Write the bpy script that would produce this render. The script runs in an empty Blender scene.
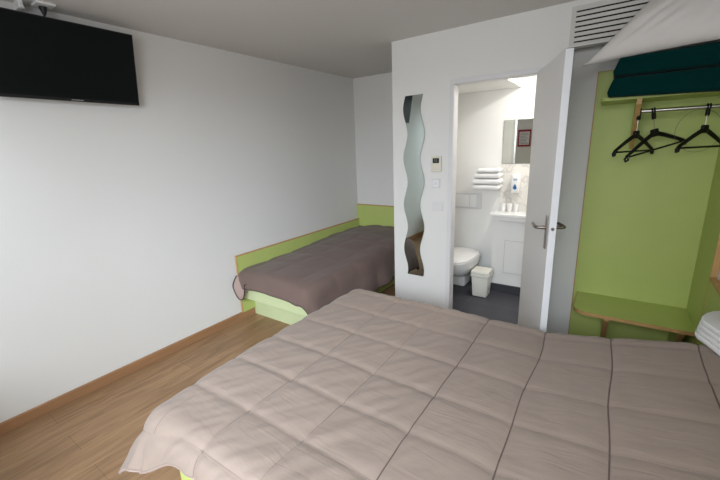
import bpy, bmesh, math, random
from mathutils import Vector, Matrix, noise
random.seed(7)
scene = bpy.context.scene
COL = scene.collection

# ---------------------------------------------------------------- camera, light, exposure
cam_data = bpy.data.cameras.new('camera')
cam_data.sensor_width = 36.0
cam_data.lens = 36.0 * 361.73 / 720.0
cam_data.clip_start = 0.02
cam = bpy.data.objects.new('camera', cam_data)
COL.objects.link(cam)
_r = Vector((0.82275113, 0.56715638, -0.03760599))
_d = Vector((0.11000239, -0.22378769, -0.96841032))
_f = Vector((-0.55765585, 0.79262394, -0.24651013))
_m = Matrix((_r, -_d, -_f)).transposed().to_4x4()
_m.translation = Vector((2.94, 0.0, 1.632))
cam.matrix_world = _m
scene.camera = cam

world = bpy.data.worlds.new('overcast_sky')
scene.world = world
world.use_nodes = True
_bg = world.node_tree.nodes['Background']
_bg.inputs[0].default_value = (0.80, 0.90, 1.0, 1)
_bg.inputs[1].default_value = 1.0


def area(name, loc, rot, sx, sy, power, col, spread=180):
    l = bpy.data.lights.new(name, 'AREA')
    l.shape = 'RECTANGLE'
    l.size = sx
    l.size_y = sy
    l.energy = power
    l.color = col
    l.spread = math.radians(spread)
    o = bpy.data.objects.new(name, l)
    o.location = loc
    o.rotation_euler = rot
    COL.objects.link(o)
    return o


# daylight through the window behind the camera
area('window_daylight', (0.80, -0.70, 1.62), (math.radians(66), 0, 0), 0.75, 1.4, 7, (0.90, 0.95, 1.0))
_q = (Vector((1.7, 2.6, 0.45)) - Vector((2.6, -1.25, 2.0))).to_track_quat('-Z', 'Y').to_euler()
area('window_daylight', (2.6, -1.25, 2.0), _q, 1.8, 1.3, 60, (0.95, 0.97, 1.0))
_q = (Vector((0.3, 1.5, 0.5)) - Vector((4.0, -2.8, 3.1))).to_track_quat('-Z', 'Y').to_euler()
area('sky_daylight', (4.0, -2.8, 3.1), _q, 2.6, 1.6, 440, (0.78, 0.89, 1.0))
# the bathroom's ceiling lamp
area('bathroom_lamp_light', (2.50, 3.72, 2.365), (0, 0, 0), 0.12, 0.12, 12, (1.0, 0.97, 0.92))

vs = scene.view_settings
vs.view_transform = 'Standard'
vs.look = 'None'
vs.gamma = 1.0
vs.use_curve_mapping = False
vs.exposure = 0.15


# ---------------------------------------------------------------- materials
def lin(c):
    return tuple(((v / 255.0) / 12.92 if v / 255.0 <= 0.04045 else ((v / 255.0 + 0.055) / 1.055) ** 2.4) for v in c) + (1.0,)


def mat(name, rgb, rough=0.6, metal=0.0, noise_scale=0, noise_amt=0.0, bump=0.0, bump_scale=200, spec=0.5, stretch=(1, 1, 1), sheen=0.0):
    m = bpy.data.materials.new(name)
    m.use_nodes = True
    nt = m.node_tree
    b = nt.nodes['Principled BSDF']
    b.inputs['Base Color'].default_value = lin(rgb)
    b.inputs['Roughness'].default_value = rough
    b.inputs['Metallic'].default_value = metal
    b.inputs['Specular IOR Level'].default_value = spec
    if sheen:
        b.inputs['Sheen Weight'].default_value = sheen
    tc = nt.nodes.new('ShaderNodeTexCoord')
    mp = nt.nodes.new('ShaderNodeMapping')
    mp.inputs['Scale'].default_value = stretch
    nt.links.new(tc.outputs['Object'], mp.inputs['Vector'])
    if noise_scale:
        n = nt.nodes.new('ShaderNodeTexNoise')
        n.inputs['Scale'].default_value = noise_scale
        n.inputs['Detail'].default_value = 5
        nt.links.new(mp.outputs[0], n.inputs['Vector'])
        mx = nt.nodes.new('ShaderNodeMix')
        mx.data_type = 'RGBA'
        c = lin(rgb)
        mx.inputs[6].default_value = tuple(v * (1 - noise_amt) for v in c[:3]) + (1,)
        mx.inputs[7].default_value = tuple(min(1, v * (1 + noise_amt)) for v in c[:3]) + (1,)
        nt.links.new(n.outputs['Fac'], mx.inputs[0])
        nt.links.new(mx.outputs[2], b.inputs['Base Color'])
    if bump:
        n2 = nt.nodes.new('ShaderNodeTexNoise')
        n2.inputs['Scale'].default_value = bump_scale
        n2.inputs['Detail'].default_value = 3
        nt.links.new(mp.outputs[0], n2.inputs['Vector'])
        bp = nt.nodes.new('ShaderNodeBump')
        bp.inputs['Strength'].default_value = bump
        bp.inputs['Distance'].default_value = 0.004
        nt.links.new(n2.outputs['Fac'], bp.inputs['Height'])
        nt.links.new(bp.outputs[0], b.inputs['Normal'])
    return m


def wood_floor():
    m = bpy.data.materials.new('oak_plank_floor')
    m.use_nodes = True
    nt = m.node_tree
    b = nt.nodes['Principled BSDF']
    tc = nt.nodes.new('ShaderNodeTexCoord')
    mp = nt.nodes.new('ShaderNodeMapping')
    mp.inputs['Rotation'].default_value = (0, 0, math.radians(90))
    nt.links.new(tc.outputs['Object'], mp.inputs['Vector'])
    br = nt.nodes.new('ShaderNodeTexBrick')
    br.offset = 0.37
    br.inputs['Scale'].default_value = 1.0
    br.inputs['Brick Width'].default_value = 1.28
    br.inputs['Row Height'].default_value = 0.192
    br.inputs['Mortar Size'].default_value = 0.0012
    br.inputs['Mortar Smooth'].default_value = 0.3
    br.inputs['Color1'].default_value = lin((164, 130, 96))
    br.inputs['Color2'].default_value = lin((152, 120, 89))
    br.inputs['Mortar'].default_value = lin((122, 94, 68))
    nt.links.new(mp.outputs[0], br.inputs['Vector'])
    mp2 = nt.nodes.new('ShaderNodeMapping')
    mp2.inputs['Scale'].default_value = (9, 0.9, 1)
    nt.links.new(tc.outputs['Object'], mp2.inputs['Vector'])
    n = nt.nodes.new('ShaderNodeTexNoise')
    n.inputs['Scale'].default_value = 2.4
    n.inputs['Detail'].default_value = 8
    n.inputs['Roughness'].default_value = 0.62
    n.inputs['Distortion'].default_value = 1.2
    nt.links.new(mp2.outputs[0], n.inputs['Vector'])
    cr = nt.nodes.new('ShaderNodeValToRGB')
    cr.color_ramp.elements[0].position = 0.30
    cr.color_ramp.elements[0].color = (0.66, 0.63, 0.60, 1)
    cr.color_ramp.elements[1].position = 0.68
    cr.color_ramp.elements[1].color = (1.12, 1.12, 1.12, 1)
    nt.links.new(n.outputs['Fac'], cr.inputs[0])
    mx = nt.nodes.new('ShaderNodeMix')
    mx.data_type = 'RGBA'
    mx.blend_type = 'MULTIPLY'
    mx.inputs[0].default_value = 1.0
    nt.links.new(br.outputs['Color'], mx.inputs[6])
    nt.links.new(cr.outputs[0], mx.inputs[7])
    nt.links.new(mx.outputs[2], b.inputs['Base Color'])
    b.inputs['Roughness'].default_value = 0.45
    b.inputs['Specular IOR Level'].default_value = 0.35
    return m


def wood(name, rgb, axis_stretch):
    m = mat(name, rgb, 0.5, 0, 6, 0.22, 0, spec=0.35, stretch=axis_stretch)
    return m


def tile_floor():
    m = bpy.data.materials.new('slate_tile_floor')
    m.use_nodes = True
    nt = m.node_tree
    b = nt.nodes['Principled BSDF']
    tc = nt.nodes.new('ShaderNodeTexCoord')
    br = nt.nodes.new('ShaderNodeTexBrick')
    br.offset = 0.0
    br.inputs['Scale'].default_value = 1.0
    br.inputs['Brick Width'].default_value = 0.60
    br.inputs['Row Height'].default_value = 0.60
    br.inputs['Mortar Size'].default_value = 0.003
    br.inputs['Color1'].default_value = lin((66, 66, 72))
    br.inputs['Color2'].default_value = lin((62, 62, 68))
    br.inputs['Mortar'].default_value = lin((96, 96, 100))
    nt.links.new(tc.outputs['Object'], br.inputs['Vector'])
    n = nt.nodes.new('ShaderNodeTexNoise')
    n.inputs['Scale'].default_value = 7
    n.inputs['Detail'].default_value = 6
    nt.links.new(tc.outputs['Object'], n.inputs['Vector'])
    cr = nt.nodes.new('ShaderNodeValToRGB')
    cr.color_ramp.elements[0].color = (0.7, 0.7, 0.7, 1)
    cr.color_ramp.elements[1].color = (1.3, 1.3, 1.3, 1)
    nt.links.new(n.outputs['Fac'], cr.inputs[0])
    mx = nt.nodes.new('ShaderNodeMix')
    mx.data_type = 'RGBA'
    mx.blend_type = 'MULTIPLY'
    mx.inputs[0].default_value = 1.0
    nt.links.new(br.outputs['Color'], mx.inputs[6])
    nt.links.new(cr.outputs[0], mx.inputs[7])
    nt.links.new(mx.outputs[2], b.inputs['Base Color'])
    b.inputs['Roughness'].default_value = 0.5
    return m


def marble():
    m = bpy.data.materials.new('veined_marble_laminate')
    m.use_nodes = True
    nt = m.node_tree
    b = nt.nodes['Principled BSDF']
    tc = nt.nodes.new('ShaderNodeTexCoord')
    n = nt.nodes.new('ShaderNodeTexNoise')
    n.inputs['Scale'].default_value = 4.5
    n.inputs['Detail'].default_value = 4
    n.inputs['Distortion'].default_value = 1.0
    nt.links.new(tc.outputs['Object'], n.inputs['Vector'])
    cr = nt.nodes.new('ShaderNodeValToRGB')
    e = cr.color_ramp.elements
    e[0].position = 0.45
    e[0].color = lin((226, 222, 214))
    e[1].position = 0.53
    e[1].color = lin((228, 224, 217))
    k = e.new(0.49)
    k.color = lin((205, 200, 193))
    nt.links.new(n.outputs['Fac'], cr.inputs[0])
    nt.links.new(cr.outputs[0], b.inputs['Base Color'])
    b.inputs['Roughness'].default_value = 0.3
    return m


def glass_mat():
    m = bpy.data.materials.new('window_glass')
    m.use_nodes = True
    nt = m.node_tree
    for x in list(nt.nodes):
        if x.type != 'OUTPUT_MATERIAL':
            nt.nodes.remove(x)
    out = [x for x in nt.nodes if x.type == 'OUTPUT_MATERIAL'][0]
    t = nt.nodes.new('ShaderNodeBsdfTransparent')
    g = nt.nodes.new('ShaderNodeBsdfGlossy')
    g.inputs['Roughness'].default_value = 0.0
    mx = nt.nodes.new('ShaderNodeMixShader')
    mx.inputs[0].default_value = 0.06
    nt.links.new(t.outputs[0], mx.inputs[1])
    nt.links.new(g.outputs[0], mx.inputs[2])
    nt.links.new(mx.outputs[0], out.inputs[0])
    return m


def emit(name, rgb, strength):
    m = bpy.data.materials.new(name)
    m.use_nodes = True
    b = m.node_tree.nodes['Principled BSDF']
    b.inputs['Base Color'].default_value = lin(rgb)
    b.inputs['Emission Color'].default_value = lin(rgb)
    b.inputs['Emission Strength'].default_value = strength
    return m


def duvet_mat(name, rgb):
    m = mat(name, rgb, 0.82, 0, 3.0, 0.05, 0.0, spec=0.25, sheen=0.12)
    nt = m.node_tree
    b = nt.nodes['Principled BSDF']
    tc = nt.nodes.new('ShaderNodeTexCoord')
    mp = nt.nodes.new('ShaderNodeMapping')
    mp.inputs['Rotation'].default_value = (0, 0, math.radians(-53))
    mp.inputs['Scale'].default_value = (2.2, 11.0, 5.0)
    nt.links.new(tc.outputs['Object'], mp.inputs['Vector'])
    n = nt.nodes.new('ShaderNodeTexNoise')
    n.inputs['Scale'].default_value = 2.2
    n.inputs['Detail'].default_value = 4
    n.inputs['Roughness'].default_value = 0.5
    n.inputs['Distortion'].default_value = 0.8
    nt.links.new(mp.outputs[0], n.inputs['Vector'])
    bp = nt.nodes.new('ShaderNodeBump')
    bp.inputs['Strength'].default_value = 0.3
    bp.inputs['Distance'].default_value = 0.012
    nt.links.new(n.outputs['Fac'], bp.inputs['Height'])
    nt.links.new(bp.outputs[0], b.inputs['Normal'])
    return m


M = {}
M['wall'] = mat('white_textured_wall', (226, 224, 220), 0.75, 0, 0, 0, 0.12, 160, spec=0.3)
M['ceiling'] = mat('ceiling_paint', (214, 211, 206), 0.9, 0, 0, 0, 0.08, 120, spec=0.2)
M['bath_wall'] = mat('bathroom_white_panel', (232, 231, 228), 0.5, spec=0.4)
M['floor'] = wood_floor()
M['base'] = wood('oak_baseboard', (158, 118, 84), (6, 0.7, 6))
M['base_x'] = wood('oak_baseboard_cross', (158, 118, 84), (0.7, 6, 6))
M['tile'] = tile_floor()
M['green'] = mat('lime_green_laminate', (184, 197, 114), 0.5, 0, 5, 0.06, spec=0.4)
M['edge'] = wood('beech_edge_band', (190, 150, 98), (3, 3, 3))
M['door'] = mat('white_door_laminate', (222, 220, 218), 0.45, spec=0.45)
M['door_edge'] = mat('white_door_edge', (228, 228, 230), 0.4)
M['trim'] = mat('white_gloss_trim', (218, 216, 216), 0.35, spec=0.5)
M['chrome'] = mat('brushed_steel', (190, 186, 180), 0.28, 1.0)
M['dark_steel'] = mat('satin_nickel', (150, 142, 134), 0.35, 1.0)
M['black'] = mat('black_plastic', (18, 18, 20), 0.4, spec=0.4)
M['screen'] = mat('tv_screen_glass', (14, 18, 19), 0.28, spec=0.15)
M['tv_body'] = mat('tv_black_bezel', (10, 10, 11), 0.35)
M['silver'] = mat('silver_mark', (170, 170, 172), 0.4)
M['mirror'] = mat('mirror_glass', (172, 179, 174), 0.02, 1.0)
M['bath_mirror'] = mat('bathroom_mirror_glass', (225, 228, 224), 0.02, 1.0)
M['mirror_edge'] = mat('mirror_green_edge', (110, 128, 120), 0.3)
M['duvet'] = duvet_mat('taupe_duvet_cotton', (148, 132, 121))
M['duvet_shaded'] = duvet_mat('shaded_duvet_cotton', (114, 95, 88))  # same cotton as the big duvet, with alcove shade painted into the colour
M['lining'] = mat('duvet_pale_lining', (168, 144, 136), 0.85)
M['piping'] = mat('dark_brown_piping', (70, 56, 54), 0.8)
M['pipe_taupe'] = mat('taupe_piping', (168, 150, 142), 0.8)
M['seam'] = mat('duvet_seam_thread', (98, 82, 77), 0.85)
M['seam_thin'] = mat('duvet_cross_stitch', (128, 112, 106), 0.85)
M['green_lit'] = mat('lit_lime_laminate', (202, 212, 166), 0.5, 0, 5, 0.04, spec=0.4)  # lighter copy of the lime laminate: daylight on the foot end painted in
M['blanket'] = mat('dark_green_fleece', (2, 46, 44), 0.95, 0, 40, 0.12, 0.5, 260, spec=0.05, sheen=0.04)
M['pillow'] = mat('white_pillow_cotton', (226, 220, 216), 0.85, 0, 0, 0, 0.25, 14)
M['towel'] = mat('white_terry_towel', (238, 237, 236), 0.95, 0, 0, 0, 0.7, 350)
M['mattress'] = mat('white_mattress_ticking', (220, 218, 214), 0.85)
M['ceramic'] = mat('white_ceramic', (236, 235, 233), 0.15, spec=0.5)
M['plastic_white'] = mat('white_plastic', (232, 231, 229), 0.4)
M['plastic_ivory'] = mat('ivory_plastic', (220, 213, 196), 0.45)
M['switch'] = mat('pale_grey_plastic', (212, 211, 212), 0.45)
M['bin'] = mat('off_white_bin_plastic', (226, 223, 212), 0.45)
M['lcd'] = mat('dark_display', (28, 30, 32), 0.2)
M['lcd_digit'] = mat('display_digits', (150, 160, 150), 0.5)
M['grout'] = mat('access_panel_gap', (196, 194, 190), 0.6)
M['marble'] = marble()
M['blue'] = mat('blue_print', (24, 92, 148), 0.5)
M['red'] = mat('red_frame', (150, 20, 30), 0.5)
M['paper'] = mat('notice_paper', (228, 226, 224), 0.7)
M['print'] = mat('grey_print', (120, 116, 120), 0.7)
M['vent_dark'] = mat('vent_dark_gap', (24, 20, 18), 0.9)
M['vent'] = mat('vent_white_paint', (206, 202, 196), 0.6)
M['grey_door'] = mat('grey_entrance_door', (168, 170, 168), 0.55)
M['glass'] = glass_mat()
M['wire'] = mat('thin_grey_wire', (104, 108, 92), 0.6, 0.0)
M['skirt'] = mat('dark_tile_skirting', (58, 58, 63), 0.5)
M['lamp'] = emit('lamp_diffuser', (255, 250, 242), 4.0)
M['curtain'] = mat('grey_green_curtain', (128, 136, 124), 0.9)
M['screw'] = mat('brown_screw_cap', (120, 80, 50), 0.5)


# ---------------------------------------------------------------- mesh helpers
def bx(bm, lo, hi, bevel=0.0, seg=2):
    g = bmesh.ops.create_cube(bm, size=1.0)
    vs_ = g['verts']
    c = [(a + b) / 2 for a, b in zip(lo, hi)]
    s = [abs(b - a) for a, b in zip(lo, hi)]
    for v in vs_:
        v.co = Vector((c[0] + v.co.x * s[0], c[1] + v.co.y * s[1], c[2] + v.co.z * s[2]))
    if bevel:
        es = list({e for v in vs_ for e in v.link_edges})
        bmesh.ops.bevel(bm, geom=es, offset=bevel, segments=seg, affect='EDGES', profile=0.5)


def tube(bm, pts, r, n=8, closed=False, cap=True, flat=None):
    pts = [Vector(p) for p in pts]
    rings = []
    N = len(pts)
    prev = None
    for i, p in enumerate(pts):
        if closed:
            t = (pts[(i + 1) % N] - pts[i - 1]).normalized()
        else:
            a = pts[max(0, i - 1)]
            b = pts[min(N - 1, i + 1)]
            t = (b - a).normalized()
        if prev is None:
            up = Vector((0, 0, 1)) if abs(t.z) < 0.9 else Vector((0, 1, 0))
            x = t.cross(up).normalized()
        else:
            x = (prev - t * prev.dot(t)).normalized()
        prev = x
        y = t.cross(x)
        rr = r[i] if isinstance(r, (list, tuple)) else r
        fx, fy = flat if flat else (1, 1)
        rings.append([bm.verts.new(p + x * (rr * fx * math.cos(2 * math.pi * k / n)) + y * (rr * fy * math.sin(2 * math.pi * k / n))) for k in range(n)])
    for i in range(N if closed else N - 1):
        a = rings[i]
        b = rings[(i + 1) % N]
        for k in range(n):
            bm.faces.new((a[k], a[(k + 1) % n], b[(k + 1) % n], b[k]))
    if cap and not closed:
        bm.faces.new(list(reversed(rings[0])))
        bm.faces.new(rings[-1])


def prism(bm, poly, axis, a, b, bevel=0.0):
    """extrude polygon (list of 2d) along axis from a to b; 2d coords are the other two axes in order"""
    def mk(p, t):
        q = list(p)
        q.insert(axis, t)
        return bm.verts.new(q)
    A = [mk(p, a) for p in poly]
    B = [mk(p, b) for p in poly]
    f = [bm.faces.new(A), bm.faces.new(list(reversed(B)))]
    n = len(poly)
    for i in range(n):
        f.append(bm.faces.new((A[i], B[i], B[(i + 1) % n], A[(i + 1) % n])))
    if bevel:
        es = list({e for ff in f for e in ff.edges})
        bmesh.ops.bevel(bm, geom=es, offset=bevel, segments=2, affect='EDGES', profile=0.5)


def lathe(bm, prof, c, n=24, sx=1.0, sy=1.0):
    rings = []
    for r, z in prof:
        rings.append([bm.verts.new((c[0] + sx * r * math.cos(2 * math.pi * k / n), c[1] + sy * r * math.sin(2 * math.pi * k / n), c[2] + z)) for k in range(n)])
    for a, b in zip(rings, rings[1:]):
        for k in range(n):
            bm.faces.new((a[k], a[(k + 1) % n], b[(k + 1) % n], b[k]))
    bm.faces.new(list(reversed(rings[0])))
    bm.faces.new(rings[-1])


def sheet(bm, fn, nu, nv):
    g = [[bm.verts.new(fn(i / nu, j / nv)) for j in range(nv + 1)] for i in range(nu + 1)]
    for i in range(nu):
        for j in range(nv):
            bm.faces.new((g[i][j], g[i + 1][j], g[i + 1][j + 1], g[i][j + 1]))
    return g


def new():
    return bmesh.new()


def world_loc(o):
    v = Vector(o.location)
    p = o.parent
    while p:
        v += Vector(p.location)
        p = p.parent
    return v


def obj(name, bm, m, parent=None, smooth=False, local=False, origin=None):
    """link bm as ONE mesh object; geometry given in world coords unless local"""
    bmesh.ops.recalc_face_normals(bm, faces=bm.faces)
    me = bpy.data.meshes.new(name)
    if parent is not None and not local:
        off = world_loc(parent)
        for v in bm.verts:
            v.co -= off
    elif origin is not None:
        for v in bm.verts:
            v.co -= Vector(origin)
    bm.to_mesh(me)
    bm.free()
    me.materials.append(m)
    if smooth:
        me.polygons.foreach_set('use_smooth', [True] * len(me.polygons))
        if smooth != 'all':
            try:
                me.set_sharp_from_angle(angle=math.radians(40))
            except Exception:
                pass
    o = bpy.data.objects.new(name, me)
    COL.objects.link(o)
    if parent is not None:
        o.parent = parent
    elif origin is not None:
        o.location = origin
    return o


def thing(name, label, cat, loc=(0, 0, 0), group=None, rot=None):
    o = bpy.data.objects.new(name, None)
    o.empty_display_size = 0.1
    COL.objects.link(o)
    o.location = loc
    if rot:
        o.rotation_euler = rot
    return tag(o, label, cat, group)


def tag(o, label, cat, group=None):
    o['label'] = label
    o['category'] = cat
    if group:
        o['group'] = group
    return o


def struct(name, bm, m, parent=None, label=None, smooth=False):
    o = obj(name, bm, m, parent, smooth)
    if parent is None:
        o['kind'] = 'structure'
        if label:
            o['label'] = label
    return o


def box_obj(name, lo, hi, m, parent=None, bevel=0.0):
    b = new()
    bx(b, lo, hi, bevel)
    return obj(name, b, m, parent)


def copy_tree(root, loc, rot=None):
    r = root.copy()
    COL.objects.link(r)
    r.location = loc
    if rot:
        r.rotation_euler = rot
    for ch in list(root.children):
        c = ch.copy()
        COL.objects.link(c)
        c.parent = r
        for g in list(ch.children):
            d = g.copy()
            COL.objects.link(d)
            d.parent = c
    return r


def sstep(a, b, x):
    t = max(0.0, min(1.0, (x - a) / (b - a)))
    return t * t * (3 - 2 * t)


# ---------------------------------------------------------------- the setting
ZC = 2.51          # ceiling
YP = 3.02          # front face of the bathroom partition
YB = 4.16          # back wall of the bed alcove
XR = 3.50          # right wall
YF = -0.45         # window wall
b = new(); bx(b, (-0.1, -0.6, -0.1), (XR + 0.1, 3.06, 0)); bx(b, (-0.1, 3.06, -0.1), (1.30, YB + 0.1, 0)); bx(b, (2.5, 3.06, -0.1), (XR + 0.1, 3.40, 0))
struct('floor', b, M['floor'], label='oak plank floor of the bedroom')
b = new(); bx(b, (1.30, 3.06, -0.1), (2.5, 4.3, 0.0)); bx(b, (2.5, 3.40, -0.1), (2.9, 4.3, 0.0))
struct('floor_bathroom', b, M['tile'], label='dark slate tile floor of the bathroom')
b = new(); bx(b, (-0.1, -0.6, ZC), (XR + 0.1, 3.05, ZC + 0.1)); bx(b, (-0.1, 3.05, ZC), (1.26, YB + 0.1, ZC + 0.1)); bx(b, (2.5, 3.05, ZC), (XR + 0.1, 3.4, ZC + 0.1))
struct('ceiling', b, M['ceiling'], label='off-white bedroom ceiling')
b = new(); bx(b, (-0.1, -0.6, 0), (0, YB + 0.1, ZC))
struct('wall_left', b, M['wall'], label='white textured wall behind the television')
b = new(); bx(b, (0, YB, 0), (1.23, YB + 0.1, ZC))
struct('wall_back', b, M['wall'], label='white wall at the end of the bed alcove')
b = new(); bx(b, (XR, -0.6, 0), (XR + 0.1, 3.4, ZC))
struct('wall_right', b, M['wall'], label='white wall behind the headboard')
# partition with the bathroom door opening and the lintel over the wardrobe niche
OX0, OX1, OZ = 1.77, 2.46, 2.135
NX = 2.58
b = new()
bx(b, (1.23, YP, 0), (OX0, YP + 0.08, ZC))
bx(b, (OX0, YP, OZ), (OX1, YP + 0.08, ZC))
bx(b, (OX1, YP, 0), (NX, YP + 0.08, ZC))
bx(b, (NX, YP, 2.232), (XR, YP + 0.08, ZC))
bx(b, (1.23, YP + 0.08, 0), (1.30, YB + 0.1, ZC))
struct('wall_partition', b, M['wall'], label='white partition wall around the bathroom door')
b = new()
bx(b, (NX - 0.08, YP + 0.08, 0), (NX, 3.27, ZC))
bx(b, (NX - 0.08, 3.27, 0), (XR, 3.37, ZC))
struct('wall_niche', b, M['wall'], label='white recessed wall behind the open wardrobe')
# window wall behind the camera, with a return beside the television wall
WX0, WX1, WZ0, WZ1 = 0.42, 1.07, 0.80, 2.36
VX0, VX1 = 1.50, 3.34
b = new()
y0, y1 = YF - 0.15, YF
bx(b, (0.0, y0, 0), (WX0, y1, ZC))
bx(b, (WX0, y0, 0), (WX1, y1, WZ0))
bx(b, (WX0, y0, WZ1), (WX1, y1, ZC))
bx(b, (WX1, y0, 0), (VX0, y1, ZC))
bx(b, (VX0, y0, 0), (VX1, y1, 0.35))
bx(b, (VX0, y0, WZ1), (VX1, y1, ZC))
bx(b, (VX1, y0, 0), (XR, y1, ZC))
struct('wall_front', b, M['wall'], label='white wall with the window, behind the viewer')
def window(name, xa, xb, label, WZ0=WZ0):
    bb = new()
    for z0_, z1_ in ((WZ0, WZ0 + 0.06), (WZ1 - 0.06, WZ1)):
        bx(bb, (xa, YF - 0.12, z0_), (xb, YF - 0.06, z1_))
    for x0_, x1_ in ((xa, xa + 0.06), (xb - 0.06, xb)):
        bx(bb, (x0_, YF - 0.12, WZ0 + 0.06), (x1_, YF - 0.06, WZ1 - 0.06))
    w = struct(name, bb, M['trim'], label=label)
    bb = new(); bx(bb, (xa + 0.06, YF - 0.095, WZ0 + 0.06), (xb - 0.06, YF - 0.089, WZ1 - 0.06))
    obj('window_pane', bb, M['glass'], w)


window('window_1', WX0, WX1, 'narrow white framed window behind the viewer, by the television wall')
window('window_2', VX0, VX1, 'wide white framed window right behind the viewer', 0.35)
# baseboards
BH, BT = 0.075, 0.014
b = new(); prism(b, [(0.0, 0.0), (BT, 0.0), (BT, BH - 0.006), (BT - 0.006, BH), (0.0, BH)], 1, YF, YB)
for v in b.verts:
    pass
struct('baseboard_left', b, M['base'], label='oak skirting board along the television wall')
b = new(); bx(b, (BT, YB - BT, 0), (1.23, YB, BH)); struct('baseboard_back', b, M['base_x'])
b = new(); bx(b, (1.23, YP - BT, 0), (1.767, YP, BH)); bx(b, (1.23 - BT, YP - BT, 0), (1.23, YB - BT, BH)); struct('baseboard_partition', b, M['base_x'])
b = new(); bx(b, (BT, YF, 0), (XR, YF + BT, BH)); struct('baseboard_front', b, M['base_x'])
# bathroom shell
BX0, BX1, BY = 1.30, 2.80, 4.20
BZ = 2.40
b = new(); bx(b, (BX0, BY, 0), (BX1 + 0.1, BY + 0.1, BZ + 0.12)); bx(b, (BX1, 3.37, 0), (BX1 + 0.1, BY, BZ + 0.12)); bx(b, (BX0, YP + 0.08, 0), (BX0 + 0.012, BY, BZ)); bx(b, (1.30, YP + 0.08, 0), (OX0, YP + 0.09, BZ)); bx(b, (OX1, YP + 0.08, 0), (2.5, YP + 0.09, BZ)); bx(b, (OX0, YP + 0.08, OZ), (OX1, YP + 0.09, BZ)); bx(b, (2.49, YP + 0.09, 0), (2.5, 3.37, BZ)); bx(b, (2.49, 3.37, 0), (BX1, 3.38, BZ))
struct('wall_bathroom', b, M['bath_wall'], label='smooth white bathroom walls')
b = new(); bx(b, (BX0, YP + 0.08, BZ), (BX1, BY, BZ + 0.1))
struct('ceiling_bathroom', b, M['bath_wall'])
b = new(); bx(b, (BX0 + 0.012, YP + 0.09, 2.172), (2.07, BY, BZ))
struct('ceiling_soffit', b, M['bath_wall'], label='lowered bathroom ceiling box')
# door lining and architrave
b = new()
bx(b, (1.768, YP - 0.010, 0), (1.803, YP - 0.0002, 2.101), 0.003)
bx(b, (1.768, YP - 0.010, 2.101), (2.495, YP - 0.0002, 2.136), 0.003)
bx(b, (2.445, YP - 0.010, 0), (2.495, YP - 0.0002, 2.101), 0.003)
bx(b, (OX0, YP - 0.004, 0), (1.806, YP + 0.09, 2.098), 0.002)
bx(b, (2.44, YP - 0.004, 0), (OX1, YP + 0.09, 2.098), 0.002)
bx(b, (OX0, YP - 0.004, 2.098), (OX1, YP + 0.09, OZ), 0.002)
struct('trim_1', b, M['trim'], label='white door frame of the bathroom')
b = new(); bx(b, (1.807, YP + 0.0, 0.0), (2.44, YP + 0.06, 0.006)); struct('trim_2', b, M['dark_steel'], label='threshold strip')
# bathroom door: hinged on the right jamb, standing open into the bedroom
hx, hy = 2.410, 3.018
ex, ey = 2.655, 2.386
ang = math.atan2(ey - hy, ex - hx)
L = math.hypot(ex - hx, ey - hy)
dr = bpy.data.objects.new('door_1', None)
COL.objects.link(dr)
dr.location = (hx, hy, 0)
dr.rotation_euler = (0, 0, ang)
dr['kind'] = 'structure'
dr['label'] = 'white bathroom door standing open into the bedroom'
# local frame: +x along leaf, left face at y=0, thickness towards +y
b = new(); bx(b, (0.0, 0.0, 0.012), (L - 0.003, 0.040, 2.105), 0.002)
lf = obj('door_leaf', b, M['door'], dr, local=True)
b = new(); bx(b, (L - 0.003, 0.0005, 0.012), (L, 0.0395, 2.1045), 0.0007)
obj('leaf_edge', b, M['door_edge'], dr, local=True)
HZ = 1.115
def lever(side):
    y0_ = 0.0 if side < 0 else 0.040
    s = side
    bb = new()
    bx(bb, (L - 0.070, min(y0_, y0_ + s * 0.008), HZ - 0.135), (L - 0.034, max(y0_, y0_ + s * 0.008), HZ + 0.075), 0.004)
    pl = obj('handle_plate', bb, M['dark_steel'], dr, local=True)
    bb = new()
    x = L - 0.052
    tube(bb, [(x, y0_ + s * 0.006, HZ), (x, y0_ + s * 0.050, HZ), (x - 0.012, y0_ + s * 0.060, HZ), (x - 0.035, y0_ + s * 0.062, HZ), (x - 0.125, y0_ + s * 0.056, HZ)], [0.011, 0.010, 0.0105, 0.0105, 0.0095], 10)
    obj('door_handle', bb, M['dark_steel'], dr, True, local=True)
lever(-1); lever(1)
b = new(); tube(b, [(L - 0.001, 0.020, HZ), (L + 0.002, 0.020, HZ)], 0.010, 14); obj('latch', b, M['dark_steel'], dr, True, local=True)
b = new()
for z_ in (0.25, 1.1, 1.85):
    tube(b, [(0.004, 0.046, z_), (0.004, 0.046, z_ + 0.08)], 0.007, 8)
obj('hinge', b, M['chrome'], dr, local=True)

# ---------------------------------------------------------------- double bed
bed = thing('double_bed', 'large low double bed with a lime green base and green headboard, under the big quilt', 'bed', (2.45, 1.36, 0))
BX_, BY_ = (1.47, 3.468), (0.60, 2.12)
b = new(); bx(b, (BX_[0], BY_[0], 0.16), (BX_[1], BY_[1], 0.36), 0.004); obj('bed_base', b, M['green'], bed)
b = new(); bx(b, (1.62, 0.74, 0), (3.40, 2.0, 0.16)); obj('plinth', b, M['green'], bed)
b = new(); bx(b, (3.470, 0.30, 0), (XR - 0.001, 2.788, 0.803)); hb = obj('headboard', b, M['green'], bed)
b = new(); bx(b, (3.468, 0.298, 0.803), (XR - 0.001, 2.788, 0.825), 0.002); obj('edge_band', b, M['edge'], hb)
b = new(); bx(b, (1.50, 0.64, 0.361), (3.46, 2.08, 0.515), 0.05, 4)
tag(obj('mattress', b, M['mattress'], smooth=True, origin=(2.48, 1.36, 0.36)), 'thick white mattress under the big taupe quilt', 'mattress')

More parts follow.
